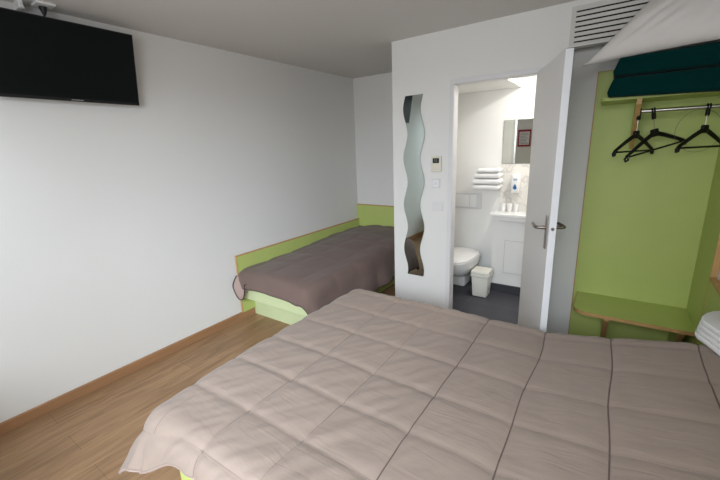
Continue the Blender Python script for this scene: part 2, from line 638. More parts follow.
SX = [1.76, 2.07, 2.395, 2.72, 3.03, 3.36]   # seams running across the bed
SY = [0.545, 0.80, 1.05, 1.31, 1.575, 1.85, 2.10]


def seamfac(v, seams, w):
    """0 on a seam, 1 between seams"""
    d = min(abs(v - s) for s in seams)
    return 1 - math.exp(-(d / w) ** 1.4)


def drape(rho, r, th, flare):
    """arc then straight fall; returns horizontal run, drop"""
    al = r * th
    if rho <= al:
        a = rho / r
        return r * math.sin(a), r * (1 - math.cos(a))
    s = rho - al
    return r * math.sin(th) + s * math.cos(th), r * (1 - math.cos(th)) + s * math.sin(th)


X0_, Y0_, Y1_ = 1.405, 0.64, 2.135            # where the top begins to roll over
OVX, OVY0, OVY1 = 0.345, 0.235, 0.30           # overhang along the surface
XE = 3.462


def warp_s(s, t): return 0.016 * noise.noise(Vector((s * 1.6, t * 2.6, 0.3)))
def warp_t(s, t): return 0.012 * noise.noise(Vector((s * 2.6, t * 1.6, 5.3)))


def duvet_pt(u, v, lift=0.0):
    s = X0_ - OVX + (XE - X0_ + OVX) * u
    t = Y0_ - OVY0 + (Y1_ + OVY1 - Y0_ + OVY0) * v
    a = max(0.0, X0_ - s)
    c = (Y0_ - t) if t < Y0_ else ((t - Y1_) if t > Y1_ else 0.0)
    sg = -1 if t < Y0_ else 1
    if sg < 0:
        c *= 0.68 + 0.56 * (1 - sstep(1.36, 1.66, s))
    rho = math.hypot(a, c)
    bx_, by_ = max(s, X0_), min(max(t, Y0_), Y1_)
    sf = seamfac(s, SX, 0.028) * seamfac(t, SY, 0.022)
    s_, t_ = s - warp_s(s, t), t - warp_t(s, t)
    puff = 0.009 * seamfac(s_, SX, 0.022) + (0.009 - 0.004 * sstep(2.0, 2.8, s)) * seamfac(t_, SY, 0.018)
    n1 = noise.noise(Vector((s * 2.2, t * 2.2, 3.1)))
    q = s * 0.80 - t * 0.60
    p = s * 0.60 + t * 0.80
    left = 1 - sstep(2.0, 2.9, s)
    n2 = left * 1.4 * noise.noise(Vector((p * 4.5, q * 24, 1.7))) + (1 - left) * noise.noise(Vector((s * 13 + t * 2, t * 3.5, 5.2)))
    n3 = noise.noise(Vector((s * 11, t * 11, 7.7)))
    wr = 0.008 * n1 + 0.0050 * n2 * (0.30 + 0.65 * sf) + 0.002 * n3
    hump = 0.115 * min(1.0, max(0.0, (s - 2.74) / 0.62)) ** 1.15 * (0.9 + 0.1 * math.sin(t * 3.2 + 0.6))
    z = 0.545 + hump - 0.022 * math.exp(-((s - 1.36) ** 2 + (t - 0.56) ** 2) / 0.07)
    nx = ny = 0.0
    nz = 1.0
    if rho > 1e-6:
        fold = 0.0
        ta = math.radians(74 - (14 * math.sin(2 * math.atan2(c, a)) if a > 0 and c > 0 else 0))
        h, d = drape(rho, 0.11, ta, 0)
        dx, dy = -a / rho, sg * c / rho
        ang_ = math.atan2(c, a)
        if a > 0 and c > 0:
            fold = 0.005 * math.sin(ang_ * 11.0 + 0.3) * sstep(0.12, 0.36, rho)
        else:
            fold = 0.012 * math.sin((s if c > 0 else t) * 14 + 1.0) * sstep(0.12, 0.3, rho)
        th = min(rho / 0.11, ta)
        nx, ny, nz = dx * math.sin(th), dy * math.sin(th), math.cos(th)
        k = h + fold
        x, y, z = bx_ + dx * k, by_ + dy * k, z - d
    else:
        x, y = bx_, by_
    e = puff + wr + lift
    return Vector((x + nx * e, y + ny * e, z + nz * e))


b = new(); sheet(b, duvet_pt, 230, 190)
dv = obj('quilted_duvet', b, M['duvet'], smooth='all', origin=(2.4, 1.36, 0.5))
tag(dv, 'big taupe quilted duvet with stitched squares spread over the double bed', 'duvet')
md = dv.modifiers.new('thickness', 'SOLIDIFY'); md.thickness = 0.016; md.offset = -1


def u_of(s): return (s - X0_ + OVX) / (XE - X0_ + OVX)
def v_of(t): return (t - Y0_ + OVY0) / (Y1_ + OVY1 - Y0_ + OVY0)


def s_of(u): return X0_ - OVX + (XE - X0_ + OVX) * u
def t_of(v): return Y0_ - OVY0 + (Y1_ + OVY1 - Y0_ + OVY0) * v


for s in SX:
    b = new(); tube(b, [duvet_pt(u_of(s + warp_s(s, t_of(j / 110))), j / 110, 0.0002) for j in range(111)], 0.0030 if s > 2.2 else 0.0012, 5)
    obj('stitched_seam', b, M['seam'], dv, True)
for t in SY:
    b = new(); tube(b, [duvet_pt(i / 120, v_of(t + warp_t(s_of(i / 120), t)), 0.0) for i in range(121)], 0.0014, 5)
    obj('stitched_seam', b, M['seam_thin'], dv, True)
b = new(); tube(b, [duvet_pt(u_of(1.447), v_of(0.545 + 0.19 * j / 20), 0.0) for j in range(21)], 0.0014, 5)
obj('stitched_seam', b, M['seam_thin'], dv, True)
b = new()
edge_pts = [duvet_pt(1 - i / 90, 0.0, -0.008) for i in range(90)] + [duvet_pt(0.0, j / 90, -0.008) for j in range(90)] + [duvet_pt(i / 90, 1.0, -0.008) for i in range(91)]
tube(b, edge_pts, 0.008, 6)
obj('hem_piping', b, M['pipe_taupe'], dv, True)

# folded towels at the head of the big bed
tw = thing('folded_towels', 'folded white towel resting at the head of the double bed', 'towel', (3.43, 2.25, 0.63))
for i in range(4):
    b = new()
    zz = 0.676 + 0.0245 * i
    k = 0.004 * i
    pts = [(3.358 + k, 2.262), (3.351 + k, 2.238), (3.358 + k, 2.21), (3.412 + k * 0.6, 2.06), (3.468, 1.97), (3.468, 2.40), (3.425, 2.385 - k), (3.382 + k, 2.318)]
    prism(b, pts, 2, zz, zz + 0.0235, 0.009)
    obj('towel_layer', b, M['towel'], tw, True)

# ---------------------------------------------------------------- single bed in the alcove
sb = thing('single_bed', 'low single bed with lime green panels in the alcove against the left wall', 'bed', (0.46, 3.1, 0))
b = new(); bx(b, (0.015, 2.055, 0.076), (0.032, 4.14, 0.655)); sp = obj('side_panel', b, M['green'], sb)
b = new(); bx(b, (0.014, 2.050, 0.655), (0.0335, 4.14, 0.667), 0.001); bx(b, (0.014, 2.046, 0.076), (0.0335, 2.055, 0.667), 0.001); obj('edge_band', b, M['edge'], sp)
b = new(); bx(b, (0.004, 4.135, 0.076), (1.215, 4.157, 0.858)); hb = obj('headboard', b, M['green'], sb)
b = new(); bx(b, (0.004, 4.133, 0.858), (1.215, 4.157, 0.870), 0.001); obj('edge_band', b, M['edge'], hb)
b = new(); bx(b, (0.034, 2.075, 0.228), (0.90, 2.095, 0.385), 0.002); fb = obj('front_board', b, M['green_lit'], sb)
b = new(); tube(b, [(0.10, 2.072, 0.30), (0.10, 2.076, 0.30)], 0.007, 10); obj('screw_cap', b, M['screw'], fb)
b = new(); bx(b, (0.016, 2.21, 0.0), (0.86, 2.23, 0.228)); obj('plinth', b, M['green_lit'], sb)
b = new(); bx(b, (0.88, 2.095, 0.03), (0.90, 4.13, 0.385)); obj('side_board', b, M['green'], sb)
b = new(); bx(b, (0.034, 2.097, 0.34), (0.878, 4.133, 0.385)); obj('slat_base', b, M['edge'], sb)
b = new(); bx(b, (0.04, 2.10, 0.387), (0.89, 4.12, 0.49), 0.04, 4)
tag(obj('mattress', b, M['mattress'], smooth=True, origin=(0.46, 3.1, 0.387)), 'thin white mattress of the alcove single bed', 'mattress')

sX1, sY0 = 0.86, 2.13


def small_pt(u, v, lift=0.0):
    s = 0.036 + (sX1 + 0.42 - 0.036) * u
    t = (sY0 - 0.22) + (4.125 - sY0 + 0.22) * v
    a = max(0.0, s - sX1)
    c = max(0.0, sY0 - t)
    rho = math.hypot(a, c)
    x, y = min(s, sX1), max(t, sY0)
    sf = seamfac(s, [0.12, 0.44, 0.76, 1.08], 0.05) * seamfac(t, [2.1, 2.42, 2.75, 3.07, 3.4, 3.72, 4.05], 0.05)
    wr = 0.012 * noise.noise(Vector((s * 2.4, t * 2.4, 9.1))) + 0.006 * noise.noise(Vector((s * 9, t * 5, 4.4))) + 0.010 * sf
    bulge = 0.03 * math.sin(math.pi * min(1, max(0, (s - 0.05) / 0.8))) + 0.045 * sstep(2.3, 4.0, t)
    z = 0.515 + bulge * (1 if a == 0 else 1)
    nx = ny = 0.0; nz = 1.0
    if rho > 1e-6:
        h, d = drape(rho, 0.10, math.radians(78), 0)
        dx, dy = a / rho, -c / rho
        fold = 0.015 * math.sin((t if a > 0 else s) * 16) * sstep(0.12, 0.35, rho)
        k = h + fold
        th = min(rho / 0.10, math.radians(78))
        nx, ny, nz = dx * math.sin(th), dy * math.sin(th), math.cos(th)
        x, y, z = x + dx * k, y + dy * k, z - d
    e = wr + lift
    return Vector((x + nx * e, y + ny * e, z + nz * e))


b = new(); sheet(b, small_pt, 90, 140)
sd = obj('alcove_duvet', b, M['duvet_shaded'], smooth='all', origin=(0.46, 3.1, 0.5))
tag(sd, 'taupe duvet, coloured darker for the alcove shade, with dark piped hem on the alcove single bed', 'duvet')
md = sd.modifiers.new('thickness', 'SOLIDIFY'); md.thickness = 0.02; md.offset = -1
b = new()
tube(b, [small_pt(i / 60, 0.0, -0.008) for i in range(61)] + [small_pt(1.0, j / 80, -0.008) for j in range(1, 81)], 0.007, 6)
obj('hem_piping', b, M['piping'], sd, True)
# the corner that spills over beside the wall, turned to show its paler lining


def lobe_pt(u, v):
    w = math.sin(math.pi * min(1.0, max(0.0, 0.12 + 0.88 * (1 - v)) * 0.5)) if False else 1.0
    x = 0.03 + 0.15 * u
    drop = 0.19 * v * math.sqrt(max(0.0, 1 - (2 * u - 0.9) ** 2 * 0.9))
    y = 2.03 - 0.055 * math.sin(v * 1.6) + 0.02 * u
    return Vector((x, y, 0.475 - 0.06 * u - drop))


b = new(); sheet(b, lobe_pt, 20, 20)
lb = obj('turned_corner', b, M['lining'], sd, 'all')
md = lb.modifiers.new('thickness', 'SOLIDIFY'); md.thickness = 0.012
b = new(); tube(b, [lobe_pt(0, j / 16) for j in range(16)] + [lobe_pt(i / 24, 1) for i in range(25)] + [lobe_pt(1, 1 - j / 16) for j in range(1, 10)], 0.006, 6)
obj('hem_piping', b, M['piping'], sd, True)

# curtain drawn back beside the window, seen only in the wavy mirror
b = new()
def curtain_pt(u, v):
    return Vector((0.02 + 0.24 * u, -0.36 + 0.03 * math.sin(u * 2 * math.pi * 5), 0.03 + 2.42 * v))
sheet(b, curtain_pt, 60, 4)
ct = obj('curtain', b, M['curtain'], smooth='all', origin=(0.14, -0.36, 2.45))
tag(ct, 'grey green curtain hanging beside the window, behind the viewer', 'curtain')
md = ct.modifiers.new('thickness', 'SOLIDIFY'); md.thickness = 0.004
b = new(); tube(b, [(0.01, -0.36, 2.465), (1.25, -0.36, 2.465)], 0.012, 10); bx(b, (0.0, -0.45, 2.455), (0.012, -0.35, 2.475)); bx(b, (1.24, -0.45, 2.455), (1.252, -0.35, 2.475))
tag(obj('curtain_rod', b, M['chrome'], smooth=True, origin=(0.6, -0.36, 2.465)), 'steel curtain rod above the window, behind the viewer', 'curtain rod')

# ---------------------------------------------------------------- open wardrobe
wd = thing('open_wardrobe', 'built-in lime green open wardrobe with bench, hanging rail and top shelf', 'wardrobe', (3.12, 3.24, 0))
b = new(); bx(b, (2.775, 3.25, 0.0), (3.470, 3.269, 2.085)); bp_ = obj('back_panel', b, M['green'], wd)
b = new(); bx(b, (2.768, 3.248, 0.0), (2.775, 3.269, 2.090), 0.001); bx(b, (2.768, 3.248, 2.085), (3.470, 3.269, 2.090), 0.001); obj('edge_band', b, M['edge'], bp_)
b = new(); bx(b, (3.470, 2.797, 0.0), (XR - 0.001, 3.269, 2.225)); s_ = obj('side_panel', b, M['green'], wd)
b = new(); bx(b, (3.469, 2.790, 0.0), (XR - 0.001, 2.797, 2.225), 0.001); obj('edge_band', b, M['edge'], s_)


def rounded_shelf(name, x0, x1, y0, y1, z0, z1, r, em):
    pts = [(x1, y0), (x1, y1), (x0, y1)]
    cx, cy = x0 + r, y0 + r
    for k in range(11):
        a = math.pi + (math.pi / 2) * k / 10
        pts.append((cx + r * math.cos(a), cy + r * math.sin(a)))
    bb = new(); prism(bb, pts, 2, z0, z1)
    sh = obj(name, bb, M['green'], wd)
    bb = new()
    out = [p for p in pts[2:]] + [pts[0]]
    # edge band following the front edge
    n_ = len(out)
    inner = []
    for i in range(n_):
        p = Vector(out[i]); q0 = Vector(out[max(0, i - 1)]); q1 = Vector(out[min(n_ - 1, i + 1)])
        t = (q1 - q0).normalized()
        inner.append(p + Vector((t.y, -t.x)) * 0.0025)
    vo = [[bb.verts.new((p[0], p[1], z)) for z in (z0 - 0.0005, z1 + 0.0005)] for p in inner]
    vi = [[bb.verts.new((p[0], p[1], z)) for z in (z0 - 0.0005, z1 + 0.0005)] for p in out]
    for i in range(n_ - 1):
        bb.faces.new((vo[i][0], vo[i + 1][0], vo[i + 1][1], vo[i][1]))
        bb.faces.new((vo[i][1], vo[i + 1][1], vi[i + 1][1], vi[i][1]))
        bb.faces.new((vo[i][0], vi[i][0], vi[i + 1][0], vo[i + 1][0]))
        bb.faces.new((vi[i][0], vi[i][1], vi[i + 1][1], vi[i + 1][0]))
    obj('edge_band', bb, em, sh)
    return sh


rounded_shelf('bench_seat', 2.803, 3.469, 2.842, 3.25, 0.413, 0.437, 0.10, M['edge'])
rounded_shelf('top_shelf', 2.818, 3.469, 2.905, 3.25, 1.861, 1.883, 0.05, M['green'])


def bracket(x, ytop, ztop, zbot, nm='bracket', w=0.032):
    bb = new(); prism(bb, [(3.249, ztop), (ytop, ztop), (ytop, ztop - 0.03), (3.20, zbot), (3.249, zbot)], 0, x, x + w)
    br = obj(nm, bb, M['green'], wd)
    bb = new(); prism(bb, [(ytop, ztop), (ytop - 0.003, ztop), (ytop - 0.003, ztop - 0.031), (3.198, zbot), (3.20, zbot), (ytop, ztop - 0.03)], 0, x - 0.0005, x + w + 0.0005)
    obj('edge_band', bb, M['edge'], br)


bracket(3.006, 2.905, 1.860, 1.555, 'bracket', 0.025)
bracket(2.992, 2.885, 0.412, 0.05)
bracket(3.40, 2.90, 0.412, 0.05)
RY, RZ = 2.985, 1.788
b = new(); tube(b, [(3.021, RY, RZ), (3.469, RY, RZ)], 0.0115, 14); rl = obj('clothes_rail', b, M['chrome'], wd, True)
b = new(); tube(b, [(3.021, RY, RZ), (3.034, RY, RZ)], 0.020, 14); obj('rail_socket', b, M['black'], rl, True)
b = new(); tube(b, [(3.457, RY, RZ), (3.469, RY, RZ)], 0.020, 14); obj('rail_socket', b, M['black'], rl, True)

# hangers


def hanger(loc, yaw, roll, label):
    h = thing('coat_hanger', label, 'hanger', loc, 'black hangers on the wardrobe rail', (0, roll, yaw))
    W, D = 0.200, 0.097
    bb = new()
    arm = []
    for i in range(-16, 17):
        u = i / 16
        arm.append((u * W, 0, -0.012 - D * abs(u) ** 1.15 + 0.004))
    tube(bb, arm, [0.0090 + 0.004 * (1 - abs(i) / 16) for i in range(-16, 17)], 8, flat=(0.8, 1.15))
    bx(bb, (-0.024, -0.010, -0.03), (0.024, 0.010, 0.018), 0.007)
    for s in (-1, 1):
        tube(bb, [(s * W, 0, -D - 0.008), (s * (W + 0.012), 0, -D - 0.020), (s * (W + 0.008), 0, -D - 0.034), (s * (W - 0.008), 0, -D - 0.032), (s * (W - 0.014), 0, -D - 0.018)], 0.0065, 7)
    obj('shoulder', bb, M['black'], h, True, local=True)
    bb = new(); tube(bb, [(-W + 0.02, 0, -D - 0.012), (W - 0.02, 0, -D - 0.012)], 0.0058, 8)
    obj('bar', bb, M['black'], h, True, local=True)
    top = RZ - loc[2]
    bb = new(); tube(bb, [(0, 0, 0.015), (0, 0, top - 0.03)], 0.0017, 6)
    obj('hook', bb, M['dark_steel'], h, True, local=True)
    bb = new()
    bx(bb, (-0.010, -0.008, top - 0.050), (0.010, 0.008, top - 0.012), 0.003)
    ring = [(0.0, 0.0165 * math.cos(a), top + 0.0165 * math.sin(a)) for a in [2 * math.pi * k / 16 for k in range(16)]]
    # ring is around the rail (rail runs along world x) : undo the yaw
    cy, sy = math.cos(-yaw), math.sin(-yaw)
    for dx in (-0.006, 0.006):
        tube(bb, [((x + dx) * cy - y * sy, (x + dx) * sy + y * cy, z) for x, y, z in ring], 0.0045, 6, closed=True)
    obj('clip', bb, M['black'], h, True, local=True)
    return h


hanger((3.029, RY, 1.654), math.radians(59), 0.0, 'black hanger nearest the wooden bracket, leftmost on the rail')
hanger((3.119, RY, 1.660), math.radians(42), math.radians(-13), 'tilted black hanger in the middle of the rail, one arm higher')
hanger((3.350, RY, 1.670), math.radians(52), 0.0, 'black hanger by the green side panel, rightmost on the rail')
b = new()
tube(b, [(3.335 + 0.125 * math.cos(a) * 0.95, 3.06 + 0.09 * math.cos(a), 1.655 + 0.125 * math.sin(a)) for a in [2 * math.pi * k / 40 for k in range(40)]], 0.0011, 5, closed=True)
tag(obj('wire_loop', b, M['wire'], smooth=True, origin=(3.335, 3.06, 1.78)), 'thin grey wire loop hanging behind the rightmost hanger', 'wire')


# blankets and pillow on the shelf
def blanket(z0, x0, x1, seed, label, droop=0.0, tall=0.125):
    def pt(u, v):
        # u: along x, v: around a folded profile
        th = tall * (1.0 + (0.16 * u if seed > 3 else 0.0))
        x = x0 + (x1 - x0) * u
        a = 2 * math.pi * v
        ca, sa = math.cos(a), math.sin(a)
        e = 0.24
        x += 0.018 * (1 - u) * (0.5 + 0.5 * math.copysign(abs(sa) ** e, sa))
        py = math.copysign(abs(ca) ** e, ca)
        pz = math.copysign(abs(sa) ** e, sa)
        endk = 1 - 0.0 * u
        squeeze = min(1.0, (min(u, 1 - u) * 14 + 0.55))
        squeeze = min(1.0, math.sqrt(min(1.0, min(u, 1 - u) * 50 + 0.2)) * 1.0)
        y = 2.998 + 0.195 * py * (0.97 + 0.03 * squeeze)
        z = z0 + th / 2 + th / 2 * pz * squeeze
        # fold groove at the front
        if ca < -0.8:
            y += 0.016 * math.exp(-((z - z0 - th * 0.52) / 0.012) ** 2)
        n_ = noise.noise(Vector((x * 6, y * 6 + seed, z * 9))) * 0.007 + noise.noise(Vector((x * 18, y * 12, z * 20 + seed))) * 0.002
        if droop and sa < 0:
            z -= droop * (0.35 + 0.65 * u) * (1 - sstep(2.84, 2.895, y))
        return Vector((x, y + n_, z + (0.5 * n_ if sa > 0.2 else 0.0)))
    bb = new(); g = sheet(bb, pt, 70, 72)
    bb.verts.ensure_lookup_table()
    bmesh.ops.remove_doubles(bb, verts=bb.verts, dist=0.0004)
    bmesh.ops.holes_fill(bb, edges=[e for e in bb.edges if e.is_boundary], sides=0)
    return tag(obj('folded_blanket', bb, M['blanket'], smooth='all', origin=((x0 + x1) / 2, 3.0, z0)), label, 'blanket', 'folded blankets on the wardrobe shelf')


blanket(1.884, 2.850, 3.462, 1.0, 'lower folded dark green blanket lying directly on the wardrobe shelf', 0.032, 0.102)
blanket(1.987, 2.868, 3.462, 5.0, 'upper folded dark green blanket under the white pillow', 0.0, 0.108)


def pillow_mesh():
    A = Vector((2.700, 2.84, 2.074)); B_ = Vector((3.47, 2.775, 2.112)); C_ = Vector((3.48, 2.975, 2.49)); D_ = Vector((3.07, 2.975, 2.475))
    nrm = ((B_ - A).cross(D_ - A)).normalized()
    bb = new()
    N = 44
    def pt(side):
        def f(u, v):
            uu, vv = 2 * u - 1, 2 * v - 1
            # pinch the sides in slightly between the corners
            k = 0.05
            u2 = 0.5 + 0.5 * uu * (1 - k * (1 - vv * vv))
            v2 = 0.5 + 0.5 * vv * (1 - k * (1 - uu * uu))
            p = A * (1 - u2) * (1 - v2) + B_ * u2 * (1 - v2) + C_ * u2 * v2 + D_ * (1 - u2) * v2
            t = ((1 - abs(uu) ** 2.6) * (1 - abs(vv) ** 2.6)) ** 0.55
            w = 0.009 * noise.noise(Vector((u * 5, v * 5, 2.0 * side))) + 0.012 * noise.noise(Vector((u * 9 - v * 5, v * 3 + u, 8)))
            th = (0.105 if side > 0 else 0.05)
            return p + nrm * side * (th * t + w * t)
        return f
    sheet(bb, pt(1), N, N)
    sheet(bb, pt(-1), N, N)
    bmesh.ops.remove_doubles(bb, verts=bb.verts, dist=0.0006)
    return bb


pl = obj('white_pillow', pillow_mesh(), M['pillow'], smooth='all', origin=(3.2, 2.9, 2.12))
tag(pl, 'plump white pillow leaning on top of the green blankets', 'pillow')

# ---------------------------------------------------------------- television
tv = thing('television', 'black flat television tilted forward high on the left wall', 'television', (0.0, 1.01, 2.2))
# tilted frame: bottom edge at x=.08, top at x=.15
pb, pt_ = Vector((0.080, 0, 1.985)), Vector((0.150, 0, 2.432))
up = (pt_ - pb).normalized(); hgt = (pt_ - pb).length
nrm = Vector((up.z, 0, -up.x))
TY0, TY1 = 0.60, 1.379


def tvbox(bm, y0, y1, h0, h1, d0, d1, bev=0.0):
    """box in the tilted frame; d is distance out of the screen plane"""
    lo = len(bm.verts)
    g = bmesh.ops.create_cube(bm, size=1.0)['verts']
    for v in g:
        y = y0 if v.co.y < 0 else y1
        h = h0 if v.co.z < 0 else h1
        d = d0 if v.co.x < 0 else d1
        p = pb + up * h + nrm * d
        v.co = Vector((p.x, y, p.z))
    if bev:
        bmesh.ops.bevel(bm, geom=list({e for v in g for e in v.link_edges}), offset=bev, segments=2, affect='EDGES', profile=0.5)


b = new(); tvbox(b, TY0, TY1, 0, hgt, -0.018, 0.0, 0.003); obj('bezel', b, M['tv_body'], tv)
b = new(); tvbox(b, TY0 + 0.008, TY1 - 0.008, 0.018, hgt - 0.008, 0.0, 0.0012); sc_ = obj('screen', b, M['screen'], tv)
b = new(); tvbox(b, TY0 + 0.10, TY1 - 0.10, 0.06, hgt - 0.10, -0.045, -0.018, 0.01); obj('back_housing', b, M['tv_body'], tv)
b = new()
for k in range(7):
    tvbox(b, 0.972 + 0.0095 * k, 0.979 + 0.0095 * k, 0.006, 0.012, 0.0, 0.0008)
obj('brand_mark', b, M['silver'], tv)
b = new(); bx(b, (0.0, 0.93, 2.10), (0.02, 1.09, 2.32), 0.003); tvbox(b, 0.95, 1.07, 0.14, 0.32, -0.075, -0.045); bx(b, (0.01, 0.99, 2.17), (0.09, 1.03, 2.25)); obj('wall_bracket', b, M['black'], tv)
so = thing('ceiling_socket', 'white surface socket on the ceiling just above the television', 'socket', (0.115, 0.925, ZC))
b = new(); bx(b, (0.068, 0.880, ZC - 0.014), (0.160, 0.972, ZC - 0.0005), 0.004); obj('socket_plate', b, M['plastic_white'], so)
pg = thing('power_plug', 'black plug and cable dropping from the ceiling socket behind the television', 'plug', (0.10, 0.925, ZC - 0.0145))
b = new(); lathe(b, [(0.008, -0.042), (0.013, -0.028), (0.019, -0.012), (0.020, 0.0)], (0.098, 0.925, ZC - 0.0145), 16); obj('plug_body', b, M['black'], pg, True)
b = new(); tube(b, [(0.098, 0.925, ZC - 0.054), (0.096, 0.920, ZC - 0.075), (0.085, 0.915, ZC - 0.12), (0.06, 0.915, ZC - 0.17), (0.03, 0.91, ZC - 0.24)], [0.006, 0.005, 0.004, 0.004, 0.004], 8); obj('cable', b, M['black'], pg, True)
b = new(); bx(b, (0.0005, 0.812, ZC - 0.045), (0.10, 0.836, ZC - 0.0005), 0.004)
tag(obj('cable_cover', b, M['plastic_white'], origin=(0.05, 0.824, ZC)), 'small white cable cover under the ceiling left of the socket', 'cable cover')

# ---------------------------------------------------------------- things on the partition
wm = thing('wavy_mirror', 'tall narrow wavy mirror on the white partition beside the alcove', 'mirror', (1.445, YP, 0.42))


def wave(z): return 1.445 + 0.021 * math.cos(2 * math.pi * (z - 1.735) / 0.422)


def mirror_slab(y0, y1, hw, m, nm, zt=2.056, zb=0.416):
    bb = new()
    N = 120
    zs = [zb + (zt - zb) * i / N for i in range(N + 1)]
    poly = [(wave(z) - hw, z) for z in zs] + [(wave(z) + hw, z) for z in reversed(zs)]
    F = []
    for y in (y0, y1):
        rows = [(bb.verts.new((wave(z) - hw, y, z)), bb.verts.new((wave(z) + hw, y, z))) for z in zs]
        for r0, r1 in zip(rows, rows[1:]):
            bb.faces.new((r0[0], r0[1], r1[1], r1[0]))
        F.append(rows)
    A, B2 = F
    for i in range(N):
        for k in (0, 1):
            bb.faces.new((A[i][k], A[i + 1][k], B2[i + 1][k], B2[i][k]))
    for i in (0, N):
        bb.faces.new((A[i][0], A[i][1], B2[i][1], B2[i][0]))
    return obj(nm, bb, m, wm)


mirror_slab(YP - 0.0055, YP - 0.0025, 0.0845, M['mirror_edge'], 'glass_edge')
mirror_slab(YP - 0.0065, YP - 0.0055, 0.0825, M['mirror'], 'mirror_glass', 2.054, 0.418)
wm.rotation_euler = (0, 0, math.radians(-0.8))

th = thing('thermostat', 'small ivory thermostat with a dark display beside the bathroom door', 'thermostat', (1.665, YP, 1.47))
b = new(); bx(b, (1.618, YP - 0.022, 1.405), (1.709, YP - 0.0005, 1.538), 0.004); obj('case', b, M['plastic_ivory'], th)
b = new(); bx(b, (1.634, YP - 0.0235, 1.480), (1.692, YP - 0.0215, 1.522)); ds = obj('display', b, M['lcd'], th)
b = new()
for dx in (0, 0.016):
    for s in ((0, 0, .010, .002), (0, .010, .010, .012), (0, .020, .010, .022), (0, .010, .002, .022), (.008, 0, .010, .012)):
        bx(b, (1.648 + dx + s[0], YP - 0.0245, 1.490 + s[1]), (1.648 + dx + s[2], YP - 0.0233, 1.490 + s[3]))
obj('digits', b, M['lcd_digit'], ds)
b = new()
for dx in (0.0, 0.022, 0.044):
    bx(b, (1.636 + dx, YP - 0.0245, 1.428), (1.648 + dx, YP - 0.0215, 1.438), 0.002)
obj('button', b, M['switch'], th)
sw = thing('light_switch', 'white square light switch right under the thermostat', 'switch', (1.66, YP, 1.305))
b = new(); bx(b, (1.623, YP - 0.010, 1.264), (1.697, YP - 0.0005, 1.346), 0.003); obj('switch_plate', b, M['switch'], sw)
b = new(); bx(b, (1.632, YP - 0.014, 1.273), (1.688, YP - 0.010, 1.337), 0.002); obj('rocker', b, M['plastic_white'], sw)
b = new(); tube(b, [(1.652, YP - 0.0142, 1.298), (1.660, YP - 0.0142, 1.318), (1.668, YP - 0.0142, 1.298), (1.652, YP - 0.0142, 1.298)], 0.001, 4); obj('lamp_symbol', b, M['print'], sw)
sk = thing('light_switch', 'white double switch plate below the square switch, lowest on the partition', 'switch', (1.677, YP, 1.10))
b = new(); bx(b, (1.627, YP - 0.010, 1.060), (1.727, YP - 0.0005, 1.138), 0.003); obj('switch_plate', b, M['door'], sk)
for k in (0, 1):
    b = new(); bx(b, (1.634 + 0.044 * k, YP - 0.013, 1.068), (1.676 + 0.044 * k, YP - 0.010, 1.130), 0.002); obj('rocker', b, M['door'], sk)

vg = thing('ventilation_grille', 'white slotted ventilation grille above the wardrobe, partly behind the pillow', 'vent', (2.95, YP, 2.35))
b = new(); bx(b, (2.615, YP - 0.0015, 2.250), (3.30, YP - 0.0005, 2.450)); obj('dark_backing', b, M['vent_dark'], vg)
zs_ = [2.441 - 0.0302 * k for k in range(7)]
for k in range(6):
    b = new(); bx(b, (2.622, YP - 0.006, zs_[k + 1] + 0.0045), (3.293, YP - 0.0015, zs_[k] - 0.0045), 0.0015); obj('slat', b, M['vent'], vg)
b = new()
bx(b, (2.595, YP - 0.005, 2.4455), (3.32, YP - 0.0005, 2.475)); bx(b, (2.595, YP - 0.005, 2.240), (3.32, YP - 0.0005, 2.2553))
bx(b, (2.595, YP - 0.005, 2.2553), (2.622, YP - 0.0005, 2.4455)); bx(b, (3.293, YP - 0.005, 2.2553), (3.32, YP - 0.0005, 2.4455))
obj('grille_frame', b, M['vent'], vg)

# ---------------------------------------------------------------- bathroom
tl = thing('toilet', 'white ceramic toilet with closed seat seen through the bathroom door', 'toilet', (1.61, 3.85, 0))
TCX = 1.605


def oval(z, wx, yf, yb, n=40, p=2.3):
    cy = (yf + yb) / 2
    hy_ = (yb - yf) / 2
    out = []
    for k in range(n):
        a = 2 * math.pi * k / n
        c, s = math.cos(a), math.sin(a)
        x = math.copysign(abs(c) ** (2 / p), c) * wx
        e = 2 / (p if s < 0 else 5)
        y = math.copysign(abs(s) ** e, s) * hy_
        out.append((TCX + x, cy + y, z))
    return out


def loft(bm, rings):
    R_ = [[bm.verts.new(p) for p in r] for r in rings]
    n = len(R_[0])
    for a, c in zip(R_, R_[1:]):
        for k in range(n):
            bm.faces.new((a[k], a[(k + 1) % n], c[(k + 1) % n], c[k]))
    bm.faces.new(list(reversed(R_[0]))); bm.faces.new(R_[-1])


b = new(); loft(b, [oval(0.17, 0.09, 3.85, 4.18), oval(0.20, 0.115, 3.72, 4.18), oval(0.26, 0.150, 3.58, 4.18), oval(0.32, 0.172, 3.52, 4.18), oval(0.375, 0.182, 3.49, 4.18), oval(0.395, 0.182, 3.49, 4.18)])
obj('bowl', b, M['ceramic'], tl, True)
b = new(); loft(b, [oval(0.396, 0.180, 3.485, 4.10), oval(0.400, 0.186, 3.480, 4.105), oval(0.412, 0.187, 3.480, 4.105), oval(0.416, 0.183, 3.485, 4.10)]); obj('seat_ring', b, M['plastic_white'], tl, True)
b = new(); loft(b, [oval(0.417, 0.180, 3.49, 4.10), oval(0.421, 0.185, 3.484, 4.105), oval(0.434, 0.184, 3.486, 4.105), oval(0.440, 0.172, 3.50, 4.09)]); obj('lid', b, M['plastic_white'], tl, True)
b = new(); bx(b, (TCX - 0.12, 3.95, 0), (TCX + 0.03, 4.185, 0.19), 0.02, 3); obj('pedestal', b, M['ceramic'], tl, True)
